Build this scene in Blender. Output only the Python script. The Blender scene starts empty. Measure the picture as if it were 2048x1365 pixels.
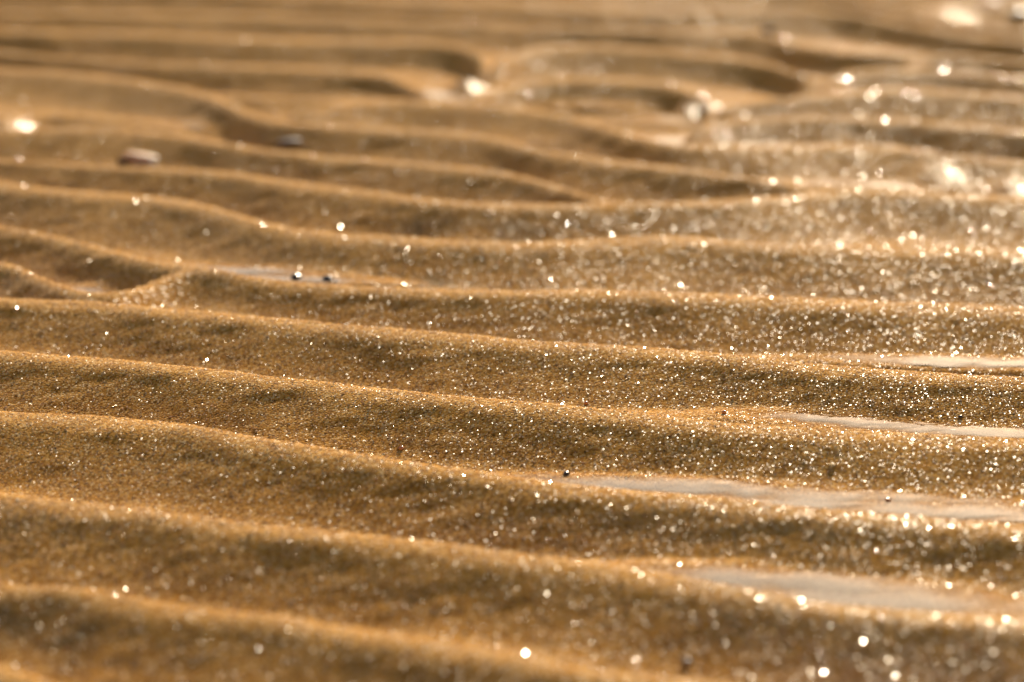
import bpy, math, random
import numpy as np
from mathutils import Vector

# ------------------------------------------------------------------ camera
SC = bpy.context.scene
COL = SC.collection
W, H = 2048.0, 1365.0                 # pixel frame the tracing was done in
FOC = 100.0 / 36.0 * W                # 100 mm lens on a 36 mm sensor, in pixels
CAM_H = 0.200                         # lens 20 cm above the ripple crests
PITCH = math.radians(14.70)

cam_d = bpy.data.cameras.new("camera")
cam_d.lens = 100.0
cam_d.sensor_width = 36.0
cam_d.clip_start = 0.02
cam_d.clip_end = 500.0
cam = bpy.data.objects.new("camera", cam_d)
COL.objects.link(cam)
cam.location = (0, 0, CAM_H)
cam.rotation_euler = (math.pi / 2 - PITCH, 0, 0)
SC.camera = cam
cam_d.dof.use_dof = True
cam_d.dof.aperture_fstop = 11.0
cam_d.dof.aperture_blades = 0


def ray(px, py):
    cx, cy = (px - W / 2) / FOC, -(py - H / 2) / FOC
    c, s = math.cos(PITCH), math.sin(PITCH)
    return np.array([cx, c + cy * s, -s + cy * c])     # x right, y forward, z up


def ground(px, py, z=0.0):
    d = ray(px, py)
    t = (z - CAM_H) / d[2]
    return d[0] * t, d[1] * t


_g = ground(1024, 785)
cam_d.dof.focus_distance = _g[1] * math.cos(PITCH) + CAM_H * math.sin(PITCH)

# ------------------------------------------------------------------ light
SUN_EL = math.radians(23.0)
SUN_AZ = math.radians(13.0)           # to the right of straight ahead
world = bpy.data.worlds.new("World")
SC.world = world
world.use_nodes = True
wn = world.node_tree.nodes
bg = wn["Background"]
sky = wn.new("ShaderNodeTexSky")
sky.sky_type = 'NISHITA'
sky.sun_disc = False
sky.sun_elevation = SUN_EL
sky.sun_rotation = SUN_AZ
sky.air_density = 1.0
sky.dust_density = 2.0
sky.ozone_density = 1.0
world.node_tree.links.new(sky.outputs[0], bg.inputs[0])
bg.inputs[1].default_value = 0.05

sun_d = bpy.data.lights.new("sun", 'SUN')
sun_d.energy = 4.2
sun_d.angle = math.radians(0.53)
sun_d.color = (1.0, 0.86, 0.66)
sun = bpy.data.objects.new("sun", sun_d)
COL.objects.link(sun)
to_sun = Vector((math.sin(SUN_AZ) * math.cos(SUN_EL), math.cos(SUN_AZ) * math.cos(SUN_EL), math.sin(SUN_EL)))
sun.rotation_euler = to_sun.to_track_quat('Z', 'Y').to_euler()
sun.location = (0.3, 2.0, 1.2)

vs = SC.view_settings
vs.view_transform = 'Standard'
vs.look = 'None'
vs.gamma = 1.0
vs.use_curve_mapping = False
vs.exposure = 1.33
SC.render.engine = 'CYCLES'
SC.cycles.use_denoising = True
SC.cycles.max_bounces = 6
SC.cycles.transparent_max_bounces = 12
SC.cycles.caustics_reflective = False
SC.cycles.caustics_refractive = False

rng = np.random.default_rng(11)
random.seed(5)


# ------------------------------------------------------------------ noise
def vnoise(x, y, seed=0):
    """smooth value noise in -1..1 for arrays"""
    xi = np.floor(x).astype(np.int64)
    yi = np.floor(y).astype(np.int64)
    fx, fy = x - xi, y - yi
    fx = fx * fx * fx * (fx * (fx * 6 - 15) + 10)
    fy = fy * fy * fy * (fy * (fy * 6 - 15) + 10)

    def h(a, b):
        n = (a * 374761393 + b * 668265263 + seed * 1274126177) & 0xFFFFFFFF
        n = ((n ^ (n >> 13)) * 1274126177) & 0xFFFFFFFF
        n = n ^ (n >> 16)
        return (n & 0xFFFFFF) / float(0x7FFFFF) - 1.0
    a, b = h(xi, yi), h(xi + 1, yi)
    c, d = h(xi, yi + 1), h(xi + 1, yi + 1)
    return (a * (1 - fx) + b * fx) * (1 - fy) + (c * (1 - fx) + d * fx) * fy


def sstep(t):
    t = np.clip(t, 0, 1)
    return t * t * (3 - 2 * t)


# ------------------------------------------------------------------ ripple crests, traced (pixels)
# 'l' / 'r' : the crest runs on past that end; otherwise it dies out there
# third value: relative height
CRESTS = [
    # far, above the frame's middle
    ([(-40, 6), (330, 4), (700, 12), (900, 20), (1190, 24), (1519, 14), (1656, 20), (1758, 36), (1861, 55), (2060, 84)], 'lr', 1.18),
    ([(-40, 24), (250, 24), (480, 26), (690, 36), (900, 42), (1100, 50), (1348, 60), (1450, 58), (1536, 70), (1600, 86), (1656, 96), (1724, 103), (1792, 106), (1850, 113), (1950, 110)], 'l', 1.15),
    ([(1790, 128), (1860, 112), (1950, 110), (2060, 122)], 'r', 1.1),
    ([(-40, 58), (200, 62), (420, 72), (680, 79), (851, 80), (920, 88), (975, 108)], 'l', 1.3),
    ([(985, 122), (1040, 100), (1090, 92), (1193, 88), (1295, 96), (1380, 104), (1450, 110), (1519, 120), (1587, 138), (1650, 162)], '', 1.25),
    ([(1600, 168), (1680, 142), (1780, 138), (1900, 142), (2060, 152)], 'r', 1.1),
    ([(-40, 98), (103, 112), (273, 124), (410, 127), (547, 132), (680, 139), (748, 143), (800, 154), (834, 170), (880, 199), (919, 207), (1022, 213)], 'l', 1.15),
    ([(925, 196), (998, 174), (1056, 161), (1124, 155), (1193, 154), (1261, 157), (1330, 165), (1380, 176), (1430, 200)], '', 1.25),
    ([(1430, 218), (1485, 204), (1587, 194), (1690, 182), (1792, 175), (1929, 182), (2060, 194)], 'r', 1.15),
    ([(1370, 262), (1420, 246), (1485, 237), (1587, 234), (1690, 234), (1792, 236), (1929, 248), (2060, 262)], 'r', 1.15),
    ([(-40, 132), (0, 135), (137, 143), (273, 159), (376, 176), (430, 190), (480, 212), (520, 232), (581, 242), (640, 248), (700, 252), (817, 256), (919, 263), (988, 273), (1056, 290), (1124, 306), (1227, 318), (1348, 333), (1416, 342), (1502, 355), (1587, 369), (1656, 376), (1792, 379), (1929, 388), (2060, 391)], 'lr', 1.05),
    ([(-40, 200), (60, 206), (160, 213), (270, 224), (360, 240), (430, 268), (500, 291)], 'l', 0.72),
    ([(400, 176), (470, 181), (550, 187), (640, 190), (720, 192)], '', 0.85),
    ([(560, 222), (610, 219), (660, 213), (697, 207), (783, 197), (851, 201), (919, 207), (1022, 212), (1124, 226), (1193, 246), (1261, 268), (1330, 285), (1380, 290), (1450, 290), (1553, 289), (1656, 287), (1758, 288), (1843, 299), (1895, 309), (2060, 322)], 'r', 1.0),
    ([(-40, 262), (85, 256), (180, 253), (273, 256), (325, 264), (376, 270), (478, 289), (581, 303), (680, 313), (783, 321), (885, 330), (953, 334), (1022, 345), (1090, 362), (1158, 383), (1205, 400), (1261, 406), (1348, 404)], 'l', 1.05),
    ([(-40, 316), (0, 320), (103, 325), (239, 333), (376, 337), (478, 345), (581, 361), (680, 373), (748, 381), (851, 396), (919, 404), (1022, 407), (1124, 408), (1193, 408), (1261, 406), (1348, 404), (1485, 396), (1587, 389), (1650, 379), (1710, 377), (1792, 380)], 'l', 1.1),
    ([(-40, 355), (0, 362), (85, 374), (191, 385), (273, 389), (342, 396), (410, 408), (506, 436), (560, 450), (600, 458), (680, 467), (783, 472), (885, 477), (1022, 484), (1107, 483), (1193, 476), (1290, 472), (1400, 473), (1485, 481), (1587, 488), (1690, 491), (1861, 498), (2060, 506)], 'lr', 1.1),
    ([(-40, 442), (0, 450), (96, 467), (219, 498), (290, 516), (328, 524), (386, 531), (454, 543), (526, 557), (600, 565), (700, 572), (790, 576), (860, 578), (1000, 580), (1150, 581), (1230, 582), (1380, 586), (1500, 590), (1600, 594), (1700, 599), (1800, 603), (1900, 606), (2060, 613)], 'lr', 1.1),
    ([(-40, 514), (0, 522), (51, 536), (102, 560), (147, 578), (191, 588), (222, 588), (253, 582), (290, 567), (325, 549), (380, 533), (420, 537), (454, 543), (526, 558)], 'l', 1.0),
    ([(-40, 591), (0, 595), (85, 600), (191, 603), (260, 609), (342, 619), (437, 626), (547, 635), (690, 647), (840, 659), (953, 667), (1039, 676), (1158, 686), (1261, 691), (1348, 696), (1430, 705), (1553, 718), (1638, 727), (1724, 734), (1861, 744), (2060, 754)], 'lr', 1.1),
    ([(-40, 694), (0, 698), (85, 707), (205, 713), (290, 720), (376, 731), (478, 742), (581, 757), (690, 770), (783, 777), (885, 789), (1022, 799), (1124, 809), (1210, 818), (1295, 827), (1380, 836), (1450, 843), (1587, 852), (1724, 859), (1861, 866), (2060, 877)], 'lr', 1.1),
    ([(-40, 818), (0, 821), (137, 828), (273, 838), (376, 848), (478, 864), (581, 881), (690, 900), (783, 916), (919, 933), (1022, 947), (1124, 964), (1261, 978), (1370, 988), (1519, 1005), (1656, 1017), (1792, 1025), (1929, 1039), (2060, 1054)], 'lr', 1.1),
    ([(-40, 980), (0, 986), (103, 998), (205, 1007), (308, 1020), (410, 1034), (547, 1048), (690, 1063), (783, 1075), (885, 1087), (1022, 1104), (1158, 1121), (1295, 1140), (1370, 1152), (1450, 1166), (1553, 1184), (1656, 1205), (1758, 1213), (1895, 1222), (2060, 1238)], 'lr', 1.1),
    ([(-40, 1163), (0, 1166), (103, 1167), (171, 1172), (239, 1188), (342, 1207), (444, 1222), (581, 1236), (690, 1254), (817, 1275), (953, 1295), (1090, 1319), (1227, 1340), (1380, 1356), (1600, 1384), (2060, 1435)], 'lr', 1.1),
    ([(-40, 1322), (40, 1336), (150, 1378), (400, 1420), (900, 1490), (1400, 1570), (2060, 1650)], 'lr', 1.05),
]

XG = np.linspace(-1.6, 1.6, 1601)       # x samples for crest curves
crest_y, crest_a = [], []


def smooth(v, n):
    k = np.hanning(n + 2)[1:-1]
    k /= k.sum()
    return np.convolve(np.pad(v, n // 2, mode='edge'), k, mode='valid')[:len(v)]


MEAN_SLOPE = -0.20
for pts, ends, amp in CRESTS:
    g = np.array([ground(px, py) for px, py in pts])
    o = np.argsort(g[:, 0])
    g = g[o]
    y = np.interp(XG, g[:, 0], g[:, 1])
    # run on outside the traced part with the field's mean direction
    m0 = XG < g[0, 0]
    m1 = XG > g[-1, 0]
    s0 = (g[2, 1] - g[0, 1]) / (g[2, 0] - g[0, 0])
    s1 = (g[-1, 1] - g[-3, 1]) / (g[-1, 0] - g[-3, 0])
    s0, s1 = np.clip([s0, s1], -0.45, 0.05)
    dx = g[0, 0] - XG[m0]
    y[m0] = g[0, 1] - (MEAN_SLOPE * dx + (s0 - MEAN_SLOPE) * 0.10 * (1 - np.exp(-dx / 0.10)))
    dx = XG[m1] - g[-1, 0]
    y[m1] = g[-1, 1] + (MEAN_SLOPE * dx + (s1 - MEAN_SLOPE) * 0.10 * (1 - np.exp(-dx / 0.10)))
    y = smooth(y, 9)
    a = np.full_like(XG, amp)
    tl = 0.011
    if 'l' not in ends:
        a = a * np.clip((XG - (g[0, 0] - 0.006)) / tl, 0, 1)
    if 'r' not in ends:
        a = a * np.clip(((g[-1, 0] + 0.006) - XG) / tl, 0, 1)
    a = smooth(a, 7)
    crest_y.append(y)
    crest_a.append(a)

# further ripples beyond the traced ones, far and near
ymax = crest_y[0]
for k in range(26):
    wob = 0.020 * vnoise(XG * 3.1 + 7.7 * k, np.full_like(XG, 0.37 * k), 21) + 0.012 * vnoise(XG * 9 + 3 * k, np.full_like(XG, 1.3 * k), 22)
    crest_y.append(ymax + 0.056 * (k + 1) + wob)
    crest_a.append(1.0 + 0.15 * vnoise(XG * 5 + k, np.full_like(XG, 2.1 * k), 23))
ymin = crest_y[len(CRESTS) - 1]
for k in range(7):
    wob = 0.008 * vnoise(XG * 4 + 5.3 * k, np.full_like(XG, 0.77 * k), 31)
    crest_y.append(ymin - 0.050 * (k + 1) + wob)
    crest_a.append(np.full_like(XG, 1.0))
CY = np.array(crest_y)
CA = np.array(crest_a)

# distance to the next crest in front, per crest and x
GAP = np.full_like(CY, 0.052)
for j in range(CY.shape[1]):
    live = CA[:, j] > 0.35
    ys = np.sort(CY[live, j])
    for i in range(CY.shape[0]):
        lower = ys[ys < CY[i, j] - 0.012]
        GAP[i, j] = CY[i, j] - lower[-1] if len(lower) else 0.052
GAP = np.clip(GAP, 0.026, 0.075)
for i in range(GAP.shape[0]):
    GAP[i] = smooth(GAP[i], 41)

DEPTH = 0.0109
WATER_Z = -0.0063

# troughs where water stands: pixel, half length (m) along the ripple, half width, extra depth
POOLS = [(1960, 724, .034, .007, .0030), (1800, 840, .034, .008, .0032), (1990, 858, .04, .008, .003), (1310, 968, .030, .007, .0032),
         (1550, 985, .05, .008, .0032), (1850, 1020, .05, .008, .003), (1560, 1160, .030, .010, .0034), (1740, 1200, .026, .010, .0034),
         (430, 540, .028, .007, .0030), (560, 556, .026, .006, .0030), (200, 580, .016, .006, .0026), (470, 250, .022, .008, .0024),
         (900, 190, .030, .012, .0030), (1320, 282, .035, .010, .0030), (1820, 370, .04, .008, .0030),
         (1010, 205, .04, .008, .0024), (1800, 20, .06, .014, .0030), (420, 306, .02, .007, .0022), (330, 620, .045, .006, .0016),
         (110, 1240, .007, .006, .0030), (1450, 240, .03, .010, .0030), (1980, 40, .06, .012, .003)]
POOLG = [(*ground(px, py, -0.0062), a, b, d) for px, py, a, b, d in POOLS]


# small banks at the ripple ends that lean towards the sun and glitter: pixel, half axes in metres
GLINTS = [(945, 165, .008, .014), (35, 248, .014, .018), (1385, 212, .005, .012), (1436, 206, .005, .010),
          (1640, 158, .007, .010), (1570, 76, .006, .010), (1500, 70, .005, .008), (1895, 345, .011, .016), (2040, 375, .008, .016),
          (866, 196, .004, .007), (1815, 112, .009, .010), (1910, 28, .016, .022)]
GLINTG = []
for px, py, rx, ry in GLINTS:
    gx, gy = ground(px, py, -0.003)
    GLINTG.append((gx, gy, rx, ry))


def glint_banks(x, y, z):
    for gx, gy, rx, ry in GLINTG:
        c = Vector((-gx, -gy, CAM_H)).normalized() + to_sun
        q = ((x - gx) / rx) ** 2 + ((y - gy) / ry) ** 2
        m = q < 6
        if not m.any():
            continue
        w = 0.80 * np.exp(-(q[m] ** 1.5) * 0.8)
        zc = -0.0030
        zp = zc - (c.x * (x[m] - gx) + c.y * (y[m] - gy)) / c.z
        z[m] = z[m] * (1 - w) + zp * w
    return z


def pools(x, y):
    """how far a point lies inside a puddle, and inside the bank round it"""
    pool = np.zeros_like(x)
    bank = np.zeros_like(x)
    for gx, gy, a, b, d in POOLG:
        yy = y - gy - MEAN_SLOPE * 0.6 * (x - gx)
        q = ((x - gx) / (a * 1.1)) ** 2 + (yy / (b * 0.85)) ** 2
        pool = np.maximum(pool, np.clip(d / 0.003, 0, 1.0) * np.exp(-q * 0.9))
        bank = np.maximum(bank, np.exp(-q * 0.45))
    return pool, bank


_u = np.linspace(0, 1, 401)
_sl = np.interp(_u, [0, 0.08, 0.19, 0.40, 0.60, 0.80, 1.0], [0.02, 0.12, 1.0, 0.92, 0.72, 0.54, 0.45])
_in = np.concatenate([[0], np.cumsum((_sl[1:] + _sl[:-1]) * .5)])
_in /= _in[-1]


def NEAR(u):
    """drop from the crest down the slope that faces the camera"""
    return np.interp(u, _u, _in)


def height(x, y):
    """height of the sand at arrays x, y (crests near 0)"""
    sh = x.shape
    x = x.ravel()
    y = y.ravel()
    out = np.full(x.shape, -1.0)
    wig = 0.0006 * vnoise(x * 60, y * 60, 1) + 0.0008 * vnoise(x * 22, y * 22, 2)
    floor = -0.0094 + 0.0005 * vnoise(x * 14, y * 40, 3)
    pool, bank = pools(x, y)
    bank = np.clip(2.2 * bank, 0, 1)
    floor = floor * (1 - bank) - 0.0062 * bank
    floor = floor * (1 - pool) - 0.0069 * pool
    floor = floor + 0.00016 * vnoise(x * 300, y * 420, 10) + 0.00014 * vnoise(x * 90, y * 160, 11)
    fade = sstep((1.5 - np.abs(x)) / 0.5)
    acc = np.zeros_like(x)
    K = 1.0 / 0.00045
    for i in range(CY.shape[0]):
        yc = np.interp(x, XG, CY[i])
        s = y - yc + wig
        m = (s > -0.10) & (s < 0.05)
        if not m.any():
            continue
        a = np.interp(x[m], XG, CA[i])
        gap = np.interp(x[m], XG, GAP[i])
        sm = s[m]
        amp = 0.95 * np.maximum(a, 0.6) * np.clip(gap / 0.048, 0.62, 1.30) * DEPTH
        amp = amp * (1 + 0.06 * vnoise(x[m] * 11 + i * 3.3, y[m] * 5, 4))
        ln = gap * 0.97
        lee = np.clip(0.27 * gap, 0.008, 0.016)
        u = np.where(sm < 0, -sm / ln, 0)
        near = NEAR(u)
        v = np.where(sm > 0, sm / lee, 0)
        far = sstep(v * 0.86 + 0.14) - sstep(np.full_like(v, 0.14))
        far = far / far.max() if far.max() > 0 else far
        f = np.where(sm < 0, near, far)
        e = np.clip(a, 0, 1) * fade[m]                 # the crest sinks away where the ripple dies out
        r = -DEPTH * (1 - e) - amp * f * fade[m]
        acc[m] += np.exp(np.clip((r + DEPTH) * K, 0, 60)) - 1
    K2 = 1.0 / 0.00040
    z = np.log(np.exp((np.log1p(acc) / K) * K2) + np.exp((floor + DEPTH) * K2)) / K2 - DEPTH
    z = glint_banks(x, y, z)
    # uneven sand: soft swells, faint flow streaks down the slopes, fine lumps
    z = z + 0.00009 * vnoise(x * 40, y * 90, 5) + 0.00013 * vnoise(x * 140, y * 260, 6)
    st = vnoise(x * 130 + 60 * y, y * 32, 7)
    z = z + 0.00010 * st + 0.00005 * vnoise(x * 420, y * 500, 8)
    return z.reshape(sh)


def axis(lo, hi, step, far_lo, far_hi, grow=1.10):
    mid = list(np.arange(lo, hi + step * .5, step))
    a, d, left = lo, step, []
    while a > far_lo:
        d *= grow
        a -= d
        left.append(a)
    a, d, right = mid[-1], step, []
    while a < far_hi:
        d *= grow
        a += d
        right.append(a)
    return np.array(left[::-1] + mid + right)


AX = axis(-0.40, 0.40, 0.0030, -150, 150, 1.06)
AY = axis(0.42, 1.75, 0.00115, -150, 300, 1.06)
GX, GY = np.meshgrid(AX, AY)
GZ = height(GX, GY)


def hz(x, y):
    """bilinear height from the built sheet"""
    x = np.asarray(x, float)
    y = np.asarray(y, float)
    i = np.clip(np.searchsorted(AX, x) - 1, 0, len(AX) - 2)
    j = np.clip(np.searchsorted(AY, y) - 1, 0, len(AY) - 2)
    fx = (x - AX[i]) / (AX[i + 1] - AX[i])
    fy = (y - AY[j]) / (AY[j + 1] - AY[j])
    return (GZ[j, i] * (1 - fx) + GZ[j, i + 1] * fx) * (1 - fy) + (GZ[j + 1, i] * (1 - fx) + GZ[j + 1, i + 1] * fx) * fy


def hit(px, py):
    """where the sight line through a pixel meets the sand"""
    d = ray(px, py)
    t = (0.004 - CAM_H) / d[2]
    for _ in range(4000):
        x, y, z = d[0] * t, d[1] * t, CAM_H + d[2] * t
        if z <= float(hz(x, y)):
            break
        t += 0.0004
    return np.array([x, y, float(hz(x, y))])


# ------------------------------------------------------------------ materials
def new_mat(name):
    m = bpy.data.materials.new(name)
    m.use_nodes = True
    nt = m.node_tree
    return m, nt, nt.nodes, nt.links, nt.nodes["Principled BSDF"]


def ramp(nodes, stops):
    r = nodes.new("ShaderNodeValToRGB")
    el = r.color_ramp.elements
    el[0].position, el[0].color = stops[0][0], (*stops[0][1], 1)
    el[1].position, el[1].color = stops[-1][0], (*stops[-1][1], 1)
    for p, c in stops[1:-1]:
        e = el.new(p)
        e.color = (*c, 1)
    return r


def sand_material():
    m, nt, N, L, P = new_mat("wet_sand")
    tc = N.new("ShaderNodeTexCoord")
    # grains, about 0.4 mm
    v = N.new("ShaderNodeTexVoronoi")
    v.inputs["Scale"].default_value = 2000
    L.new(tc.outputs["Object"], v.inputs["Vector"])
    sep = N.new("ShaderNodeSeparateColor")
    L.new(v.outputs["Color"], sep.inputs[0])
    cr = ramp(N, [(0.0, (0.08, 0.035, 0.008)), (0.06, (0.23, 0.095, 0.012)), (0.45, (0.45, 0.202, 0.027)), (0.80, (0.58, 0.300, 0.060)), (1.0, (0.72, 0.49, 0.22))])
    L.new(sep.outputs[0], cr.inputs[0])
    # broad mottling
    n1 = N.new("ShaderNodeTexNoise")
    n1.inputs["Scale"].default_value = 38
    n1.inputs["Detail"].default_value = 5
    L.new(tc.outputs["Object"], n1.inputs["Vector"])
    c2 = ramp(N, [(0.3, (0.86, 0.83, 0.78)), (0.7, (1.10, 1.08, 1.05))])
    L.new(n1.outputs["Fac"], c2.inputs[0])
    mx = N.new("ShaderNodeMix")
    mx.data_type = 'RGBA'
    mx.blend_type = 'MULTIPLY'
    mx.inputs["Factor"].default_value = 1
    L.new(cr.outputs[0], mx.inputs[6])
    L.new(c2.outputs[0], mx.inputs[7])
    st = N.new("ShaderNodeAttribute")
    st.attribute_name = "stain_and_shade"
    m3 = N.new("ShaderNodeMix")
    m3.data_type = 'RGBA'
    m3.blend_type = 'MULTIPLY'
    L.new(st.outputs["Fac"], m3.inputs["Factor"])
    L.new(mx.outputs[2], m3.inputs[6])
    m3.inputs[7].default_value = (0.30, 0.36, 0.50, 1)      # dark heavy-mineral sand, also the colour of painted lee shade
    L.new(m3.outputs[2], P.inputs["Base Color"])
    # grain relief
    b = N.new("ShaderNodeBump")
    b.invert = True
    b.inputs["Strength"].default_value = 0.75
    b.inputs["Distance"].default_value = 0.00022
    L.new(v.outputs["Distance"], b.inputs["Height"])
    # each grain leans its own way
    sub = N.new("ShaderNodeVectorMath")
    sub.operation = 'SUBTRACT'
    L.new(v.outputs["Color"], sub.inputs[0])
    sub.inputs[1].default_value = (0.5, 0.5, 0.5)
    sc = N.new("ShaderNodeVectorMath")
    sc.operation = 'SCALE'
    L.new(sub.outputs[0], sc.inputs[0])
    sc.inputs["Scale"].default_value = 0.95
    ad = N.new("ShaderNodeVectorMath")
    ad.operation = 'ADD'
    L.new(b.outputs[0], ad.inputs[0])
    L.new(sc.outputs[0], ad.inputs[1])
    nm = N.new("ShaderNodeVectorMath")
    nm.operation = 'NORMALIZE'
    L.new(ad.outputs[0], nm.inputs[0])
    L.new(b.outputs[0], P.inputs["Normal"])
    P.inputs["Roughness"].default_value = 0.62
    P.inputs["Specular IOR Level"].default_value = 0.0
    P.inputs["Sheen Weight"].default_value = 0.24
    P.inputs["Sheen Roughness"].default_value = 0.30
    P.inputs["Sheen Tint"].default_value = (1.0, 0.96, 0.90, 1)
    # about one grain in seven has a clean wet face
    m1 = N.new("ShaderNodeMath")
    m1.operation = 'MULTIPLY'
    m1.inputs[1].default_value = 91.7
    L.new(sep.outputs[0], m1.inputs[0])
    m2 = N.new("ShaderNodeMath")
    m2.operation = 'FRACT'
    L.new(m1.outputs[0], m2.inputs[0])
    wet = N.new("ShaderNodeMapRange")
    wet.inputs["From Min"].default_value = 0.79
    wet.inputs["From Max"].default_value = 1.0
    wet.inputs["To Min"].default_value = 0.0
    wet.inputs["To Max"].default_value = 0.30
    L.new(m2.outputs[0], wet.inputs["Value"])
    L.new(wet.outputs[0], P.inputs["Coat Weight"])
    P.inputs["Coat Roughness"].default_value = 0.30
    P.inputs["Coat Tint"].default_value = (1.0, 0.93, 0.80, 1)
    P.inputs["Coat IOR"].default_value = 1.38
    L.new(nm.outputs[0], P.inputs["Coat Normal"])
    return m


def grain_material():
    m, nt, N, L, P = new_mat("glinting_grains")
    at = N.new("ShaderNodeAttribute")
    at.attribute_name = "tint"
    L.new(at.outputs["Color"], P.inputs["Base Color"])
    P.inputs["Specular IOR Level"].default_value = 0.9
    P.inputs["Specular Tint"].default_value = (1.0, 0.86, 0.64, 1)
    mr = N.new("ShaderNodeMapRange")
    mr.inputs["To Min"].default_value = 0.17
    mr.inputs["To Max"].default_value = 0.44
    L.new(at.outputs["Alpha"], mr.inputs["Value"])
    L.new(mr.outputs[0], P.inputs["Roughness"])
    P.inputs["IOR"].default_value = 1.54
    return m


def water_material():
    m, nt, N, L, P = new_mat("shallow_water")
    N.remove(P)
    out = N["Material Output"]
    tr = N.new("ShaderNodeBsdfTransparent")
    tr.inputs[0].default_value = (0.93, 0.90, 0.86, 1)
    gl = N.new("ShaderNodeBsdfGlossy")
    gl.inputs["Roughness"].default_value = 0.05
    gl.inputs[0].default_value = (0.88, 0.78, 0.69, 1)
    fr = N.new("ShaderNodeFresnel")
    fr.inputs[0].default_value = 1.333
    tc = N.new("ShaderNodeTexCoord")
    n = N.new("ShaderNodeTexNoise")
    n.inputs["Scale"].default_value = 160
    n.inputs["Detail"].default_value = 2
    L.new(tc.outputs["Object"], n.inputs["Vector"])
    b = N.new("ShaderNodeBump")
    b.inputs["Strength"].default_value = 0.12
    b.inputs["Distance"].default_value = 0.001
    L.new(n.outputs["Fac"], b.inputs["Height"])
    L.new(b.outputs[0], gl.inputs["Normal"])
    L.new(b.outputs[0], fr.inputs["Normal"])
    mx = N.new("ShaderNodeMixShader")
    # the film thins out to wet sand at its shore
    dp = N.new("ShaderNodeAttribute")
    dp.attribute_name = "depth"
    md = N.new("ShaderNodeMapRange")
    md.interpolation_type = 'SMOOTHSTEP'
    md.inputs["From Min"].default_value = 0.0
    md.inputs["From Max"].default_value = 0.0006
    L.new(dp.outputs["Fac"], md.inputs["Value"])
    mu = N.new("ShaderNodeMath")
    mu.operation = 'MULTIPLY'
    L.new(fr.outputs[0], mu.inputs[0])
    L.new(md.outputs[0], mu.inputs[1])
    L.new(mu.outputs[0], mx.inputs[0])
    L.new(tr.outputs[0], mx.inputs[1])
    L.new(gl.outputs[0], mx.inputs[2])
    L.new(mx.outputs[0], out.inputs["Surface"])
    return m


def stone_material(name, c0, c1, rough, scale=500, bump=0.3, coat=0.6):
    m, nt, N, L, P = new_mat(name)
    tc = N.new("ShaderNodeTexCoord")
    n = N.new("ShaderNodeTexNoise")
    n.inputs["Scale"].default_value = scale
    n.inputs["Detail"].default_value = 5
    L.new(tc.outputs["Object"], n.inputs["Vector"])
    r = ramp(N, [(0.32, c0), (0.68, c1)])
    L.new(n.outputs["Fac"], r.inputs[0])
    L.new(r.outputs[0], P.inputs["Base Color"])
    b = N.new("ShaderNodeBump")
    b.inputs["Strength"].default_value = bump
    b.inputs["Distance"].default_value = 0.0002
    L.new(n.outputs["Fac"], b.inputs["Height"])
    L.new(b.outputs[0], P.inputs["Normal"])
    P.inputs["Roughness"].default_value = rough
    P.inputs["Coat Weight"].default_value = coat
    P.inputs["Coat Roughness"].default_value = 0.18
    return m


M_SAND = sand_material()
M_GRAIN = grain_material()
M_WATER = water_material()


# ------------------------------------------------------------------ mesh helper
def mesh_from_arrays(name, co, faces_v, loop_tot, smooth_shade):
    me = bpy.data.meshes.new(name)
    me.vertices.add(len(co))
    me.vertices.foreach_set("co", np.ascontiguousarray(co, dtype=np.float32).ravel())
    nl = len(faces_v)
    me.loops.add(nl)
    me.loops.foreach_set("vertex_index", np.ascontiguousarray(faces_v, dtype=np.int32))
    me.polygons.add(len(loop_tot))
    st = np.concatenate([[0], np.cumsum(loop_tot)[:-1]]).astype(np.int32)
    me.polygons.foreach_set("loop_start", st)
    me.polygons.foreach_set("use_smooth", np.full(len(loop_tot), smooth_shade, dtype=bool))
    me.update(calc_edges=True)
    me.validate()
    return me


def link(name, me, mat, **props):
    me.materials.append(mat)
    o = bpy.data.objects.new(name, me)
    COL.objects.link(o)
    for k, v in props.items():
        o[k] = v
    return o


# ------------------------------------------------------------------ the sand sheet
ny, nx = GZ.shape
co = np.stack([GX, GY, GZ], -1).reshape(-1, 3)
ii, jj = np.meshgrid(np.arange(nx - 1), np.arange(ny - 1))
a = (jj * nx + ii).ravel()
quads = np.stack([a, a + 1, a + nx + 1, a + nx], -1)
sand = link("sand", mesh_from_arrays("sand", co, quads.ravel(), np.full(len(quads), 4), True), M_SAND,
            kind="structure", label="wet golden brown sand in long wavy ripples")

# dark mineral sand near the front; shade below the lees painted farther back
stain_and_shade = np.zeros(GX.shape)
for px, py, rx, ry in ((75, 1252, .008, .010), (150, 1290, .006, .008), (4, 1240, .004, .006), (872, 566, .004, .006), (1040, 468, .008, .006), (845, 460, .008, .006)):
    p = hit(px, py)
    q = ((GX - p[0]) / rx) ** 2 + ((GY - p[1]) / ry) ** 2 + 0.8 * vnoise(GX * 220, GY * 220, 41)
    stain_and_shade = np.maximum(stain_and_shade, 0.85 * np.exp(-np.clip(q, 0, 30)))
sa = sand.data.attributes.new("stain_and_shade", 'FLOAT', 'POINT')
sa.data.foreach_set("value", stain_and_shade.ravel().astype(np.float32))

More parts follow.
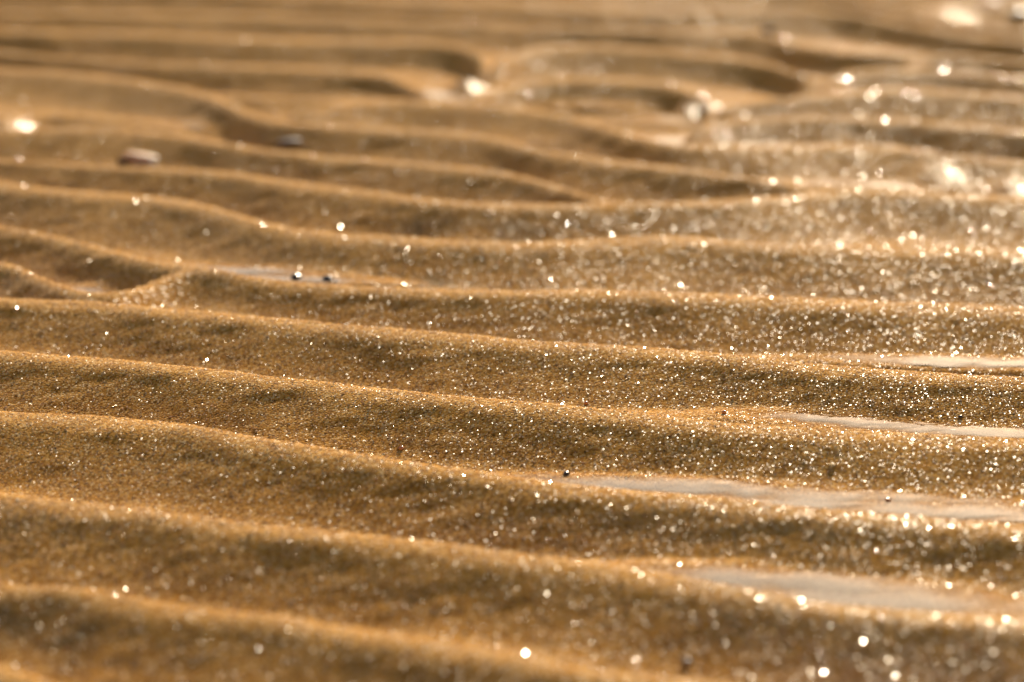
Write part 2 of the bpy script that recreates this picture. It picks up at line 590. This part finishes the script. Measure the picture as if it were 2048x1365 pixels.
# ------------------------------------------------------------------ standing water (one level sheet; it shows where the sand dips under it)
wx = np.arange(-0.60, 0.60, 0.004)
wy = np.arange(0.44, 1.75, 0.002)
wX, wY = np.meshgrid(wx, wy)
wD = WATER_Z - hz(wX, wY)                       # depth of the water over the sand
wco = np.stack([wX, wY, np.full_like(wX, WATER_Z)], -1).reshape(-1, 3)
ii, jj = np.meshgrid(np.arange(len(wx) - 1), np.arange(len(wy) - 1))
ii, jj = ii.ravel(), jj.ravel()
wP, wB = pools(wX, wY)
wet = np.maximum.reduce([wD[jj, ii], wD[jj + 1, ii], wD[jj, ii + 1], wD[jj + 1, ii + 1]]) > -0.00005
wet &= wB[jj, ii] > 0.46
wD = np.minimum(wD, (wB - 0.48) * 0.006)
a = (jj * len(wx) + ii)[wet]
wq = np.stack([a, a + 1, a + len(wx) + 1, a + len(wx)], -1)
used, inv = np.unique(wq, return_inverse=True)
wme = mesh_from_arrays("water", wco[used], inv.ravel(), np.full(len(wq), 4), True)
wat = wme.attributes.new("depth", 'FLOAT', 'POINT')
wat.data.foreach_set("value", wD.ravel()[used].astype(np.float32))
link("water", wme, M_WATER, kind="structure", label="thin still water standing in the ripple troughs")


# ------------------------------------------------------------------ glinting grains lying proud of the sand
def scatter(n, y0, y1):
    y = rng.uniform(y0, y1, n)
    half = y * 0.255 + 0.03
    x = rng.uniform(-1, 1, n) * half
    return x, y


def build_grains(name, x, y, r, tilt, tint, label, S):
    n = len(x)
    z = hz(x, y)
    e = 0.0012
    nxv = -(hz(x + e, y) - hz(x - e, y)) / (2 * e)
    nyv = -(hz(x, y + e) - hz(x, y - e)) / (2 * e)
    tl = np.where(rng.uniform(0, 1, n) < 0.52, tilt * 2.7, tilt)
    nxv = nxv + rng.normal(0, 1, n) * tl
    nyv = nyv + rng.normal(0, 1, n) * tl
    nrm = np.stack([nxv, nyv, np.ones(n)], -1)
    nrm /= np.linalg.norm(nrm, axis=1)[:, None]
    t = np.cross(nrm, np.array([0.0, 1.0, 0.0]))
    t /= np.linalg.norm(t, axis=1)[:, None]
    bt = np.cross(nrm, t)
    ph = rng.uniform(0, 6.28, n)
    base = np.stack([x, y, z], -1)
    top, bot = [], []
    el = rng.uniform(0.75, 1.3, n)
    for k in range(S):
        an = ph + k * 2 * math.pi / S + rng.uniform(-.3, .3, n)
        rr = r * rng.uniform(0.8, 1.15, n)
        cx, sy = np.cos(an) * rr * el, np.sin(an) * rr / el
        up = r * 0.22
        top.append(base + t * (cx * .72)[:, None] + bt * (sy * .72)[:, None] + nrm * up[:, None])
        bot.append(base + t * cx[:, None] + bt * sy[:, None] - nrm * (r * .35)[:, None])
    V = np.stack(top + bot, 1)                       # n, 10, 3
    o = (np.arange(n) * 2 * S)[:, None]
    f_top = o + np.arange(S)[None, :]
    # make the top face upward
    c = np.cross(V[:, 1] - V[:, 0], V[:, 2] - V[:, 0])
    flip = (c * nrm).sum(1) < 0
    f_top[flip] = f_top[flip][:, ::-1]
    loops, tots = [f_top.ravel()], [np.full(n, S)]
    for k in range(S):
        k2 = (k + 1) % S
        q = np.concatenate([o + S + k, o + S + k2, o + k2, o + k], 1)
        q[flip] = q[flip][:, ::-1]
        loops.append(q.ravel())
        tots.append(np.full(n, 4))
    me = mesh_from_arrays(name, V.reshape(-1, 3), np.concatenate(loops), np.concatenate(tots), False)
    at = me.color_attributes.new("tint", 'FLOAT_COLOR', 'POINT')
    at.data.foreach_set("color", np.repeat(tint, 2 * S, axis=0).astype(np.float32).ravel())
    return link(name, me, M_GRAIN, kind="stuff", label=label, category="sand grains")


def tints(n):
    pal = np.array([[.46, .26, .09], [.55, .34, .14], [.62, .46, .25], [.50, .22, .05], [.36, .19, .06], [.02, .017, .015], [.45, .13, .02]])
    k = rng.choice(len(pal), n, p=[.34, .25, .13, .11, .14, .01, .02])
    c = pal[k] * rng.uniform(.8, 1.2, (n, 1))
    return np.concatenate([c, rng.uniform(0, 1, (n, 1))], 1)


def grain_field(bands, clusters, S, label):
    xs, ys, rs = [], [], []
    for n, y0, y1, rm in bands:
        x, y = scatter(n, y0, y1)
        xs.append(x)
        ys.append(y)
        rs.append(rm * rng.lognormal(0, 0.36, n))
    for gx, gy, rx, ry, n, rm in clusters:
        xs.append(gx + rng.normal(0, rx * .6, n))
        ys.append(gy + rng.normal(0, ry * .6, n))
        rs.append(rm * rng.lognormal(0, 0.36, n))
    x, y, r = map(np.concatenate, (xs, ys, rs))
    keep = (hz(x, y) > WATER_Z - 0.0002) | (pools(x, y)[1] < 0.4)
    x, y, r = x[keep], y[keep], r[keep]
    return build_grains("sand_grains", x, y, r, 0.115, tints(len(x)), label, S)


grain_field(((100000, 0.60, 0.86, 0.00018),), (), 4, "loose wet amber sand grains glinting on the sharply focused ripples")
grain_field(((90000, 0.44, 0.62, 0.00021), (85000, 0.84, 1.10, 0.00028), (55000, 1.08, 1.75, 0.00040)),
            [(gx, gy, rx, ry, 700, 0.00038) for gx, gy, rx, ry in GLINTG]
            + [(*ground(px, py), .012, .014, n, 0.00030) for px, py, n in ((1560, 1230, 500), (1650, 1300, 900), (1760, 1270, 700), (1900, 1300, 800), (2010, 1290, 600), (1450, 1200, 400))], 3, "wet sand grains glinting on the blurred near and far ripples")


# ------------------------------------------------------------------ single stones, chips and grains
def ico(sub):
    import bmesh
    bm = bmesh.new()
    bmesh.ops.create_icosphere(bm, subdivisions=sub, radius=1.0)
    v = np.array([q.co[:] for q in bm.verts])
    f = [[q.index for q in p.verts] for p in bm.faces]
    bm.free()
    return v, f


def stone(name, label, cat, px, py, size, mat, seed, rot=0.0, sink=0.35, tip=(0, 0), rough=0.16, facets=0, group=None, at=None):
    """size: half axes in metres; stands where the sight line through (px, py) meets the sand"""
    v, f = ico(3 if max(size) > 0.0015 else 2)
    r = random.Random(seed)
    d = v.copy()
    k = 1 + rough * (vnoise(v[:, 0] * 1.3 + seed * 7.1, v[:, 1] * 1.3 + v[:, 2] * 1.7, seed) + 0.4 * vnoise(v[:, 0] * 3.1 + v[:, 2] * 2, v[:, 1] * 3.3 + seed, seed + 1))
    d = d * k[:, None]
    for _ in range(facets):                     # planes that cut the lump into broken faces
        n = np.array([r.gauss(0, 1), r.gauss(0, 1), r.gauss(0, .8)])
        n /= np.linalg.norm(n)
        h = r.uniform(0.55, 0.82)
        e = d @ n - h
        d = d - np.where(e > 0, e * 0.92, 0)[:, None] * n[None, :]
    d = d * np.array(size)[None, :]
    ca, sa = math.cos(rot), math.sin(rot)
    tx, ty = tip
    Rx = np.array([[1, 0, 0], [0, math.cos(tx), -math.sin(tx)], [0, math.sin(tx), math.cos(tx)]])
    Ry = np.array([[math.cos(ty), 0, math.sin(ty)], [0, 1, 0], [-math.sin(ty), 0, math.cos(ty)]])
    Rz = np.array([[ca, -sa, 0], [sa, ca, 0], [0, 0, 1]])
    d = d @ (Rz @ Ry @ Rx).T
    p = hit(px, py) if at is None else np.array(at)
    lo = d[:, 2].min()
    h = d[:, 2].max() - lo
    d[:, 2] -= lo + h * sink
    me = bpy.data.meshes.new(name)
    me.from_pydata([tuple(q) for q in d], [], f)
    me.polygons.foreach_set("use_smooth", np.full(len(f), facets == 0, dtype=bool))
    o = link(name, me, mat, label=label, category=cat)
    o.location = tuple(p)
    if group:
        o["group"] = group
    return o


M_BLACK = stone_material("black_stone", (0.010, 0.009, 0.009), (0.035, 0.028, 0.024), 0.35, coat=0.25)
M_BROWN = stone_material("dark_brown_stone", (0.06, 0.036, 0.022), (0.13, 0.075, 0.042), 0.5, coat=0.05)
M_PINK = stone_material("pale_pink_shell", (0.40, 0.23, 0.11), (0.52, 0.33, 0.18), 0.60, 260, coat=0.0)
_p = M_PINK.node_tree.nodes["Principled BSDF"]
_p.inputs["Subsurface Weight"].default_value = 1.0
_p.inputs["Subsurface Radius"].default_value = (1.0, 0.65, 0.45)
_p.inputs["Subsurface Scale"].default_value = 0.008
M_PALE = stone_material("pale_quartz", (0.62, 0.50, 0.38), (0.78, 0.68, 0.54), 0.30, 300)
M_AMBER = stone_material("amber_grain", (0.42, 0.13, 0.015), (0.60, 0.23, 0.03), 0.22, 1500)

mm = 0.001
stone("pebble", "pale pinkish long pebble lying tilted in a trough of the blurred ripples", "pebble", 287, 322, (7.6 * mm, 4.6 * mm, 1.9 * mm), M_PINK, 3, rot=-0.45, tip=(0.05, 0.20), sink=0.5, rough=0.34)
stone("pebble", "dark brown lump standing in for the shaded end of the pale pinkish pebble", "pebble", 246, 326, (1.9 * mm, 1.6 * mm, 1.5 * mm), M_BROWN, 4, sink=0.3)  # added lump: its dark colour stands in for shade on the pebble's end
stone("pebble", "small black pebble at the water's edge beside an equally black one with a bright glint", "pebble", 592, 557, (1.6 * mm, 1.2 * mm, 0.9 * mm), M_BLACK, 5, rot=0.4, sink=0.2)
stone("pebble", "small black pebble with a white glinting grain beside it at the water's edge", "pebble", 655, 561, (1.7 * mm, 1.3 * mm, 1.0 * mm), M_BLACK, 6, rot=-0.3, sink=0.2)
stone("quartz_grain", "white glinting quartz grain touching a small black pebble", "grain", 674, 566, (0.9 * mm, 0.8 * mm, 0.8 * mm), M_PALE, 7, sink=0.2, facets=5)
stone("flake", "thin sharp-edged black flake lying at the edge of the standing water", "flake", 1905, 862, (1.15 * mm, 0.55 * mm, 0.26 * mm), M_BLACK, 8, rot=0.15, sink=0.15, facets=4)
stone("grain", "round black grain with an orange glint above the strip of water", "grain", 1921, 834, (0.62 * mm, 0.55 * mm, 0.40 * mm), M_BLACK, 9, sink=0.45)
stone("grain", "bluish black grain lying in the shallow water behind a blurred crest", "grain", 1133, 951, (0.85 * mm, 0.7 * mm, 0.55 * mm), M_BLACK, 10, sink=0.2)
stone("grain", "reddish amber grain lying in the trough in front of the sharpest crest", "grain", 803, 898, (0.85 * mm, 0.7 * mm, 0.6 * mm), M_AMBER, 11, sink=0.5)
stone("grain", "amber grain at the tip of the long strip of water in sharp focus", "grain", 1448, 828, (0.62 * mm, 0.5 * mm, 0.5 * mm), M_AMBER, 12, sink=0.2)
stone("grain", "amber grain lying on the sharply focused crest line", "grain", 1172, 809, (0.55 * mm, 0.5 * mm, 0.45 * mm), M_AMBER, 13, sink=0.2)
stone("grain", "amber grain lying in the blurred grey strip of water", "grain", 1776, 1004, (0.7 * mm, 0.6 * mm, 0.5 * mm), M_AMBER, 14, sink=0.2)
stone("pebble", "pale wet pebble half sunk in the glittering slope", "pebble", 1664, 931, (0.9 * mm, 0.8 * mm, 0.6 * mm), M_PINK, 15, sink=0.55)
stone("pebble", "dark wet pebble between two clusters of white glints", "pebble", 1406, 222, (2.2 * mm, 1.8 * mm, 1.4 * mm), M_BROWN, 16, sink=0.5)
stone("pebble", "dark brown wet pebble on a far blurred crest", "pebble", 1536, 66, (2.8 * mm, 2.2 * mm, 2.0 * mm), M_BROWN, 17, sink=0.3)
stone("pebble", "small dark pebble on the blurred foreground crest", "pebble", 1374, 1326, (1.2 * mm, 1.0 * mm, 0.8 * mm), M_BROWN, 18, sink=0.55)
stone("pebble", "long dark lump standing in for a dark hollow behind a blurred crest", "pebble", 580, 286, (6.0 * mm, 2.2 * mm, 1.0 * mm), M_BROWN, 19, rot=0.25, sink=0.3)  # lump added for a dark hollow; its brown stands in for the shading
stone("pebble", "largest brown pebble on the most distant ripples", "pebble", 2040, 28, (5 * mm, 4 * mm, 2.0 * mm), M_BROWN, 20, sink=0.6)
stone("pebble", "pale pink pebble beside the largest brown pebble on the most distant ripples", "pebble", 1985, 12, (7 * mm, 6 * mm, 3 * mm), M_PINK, 21, sink=0.55)
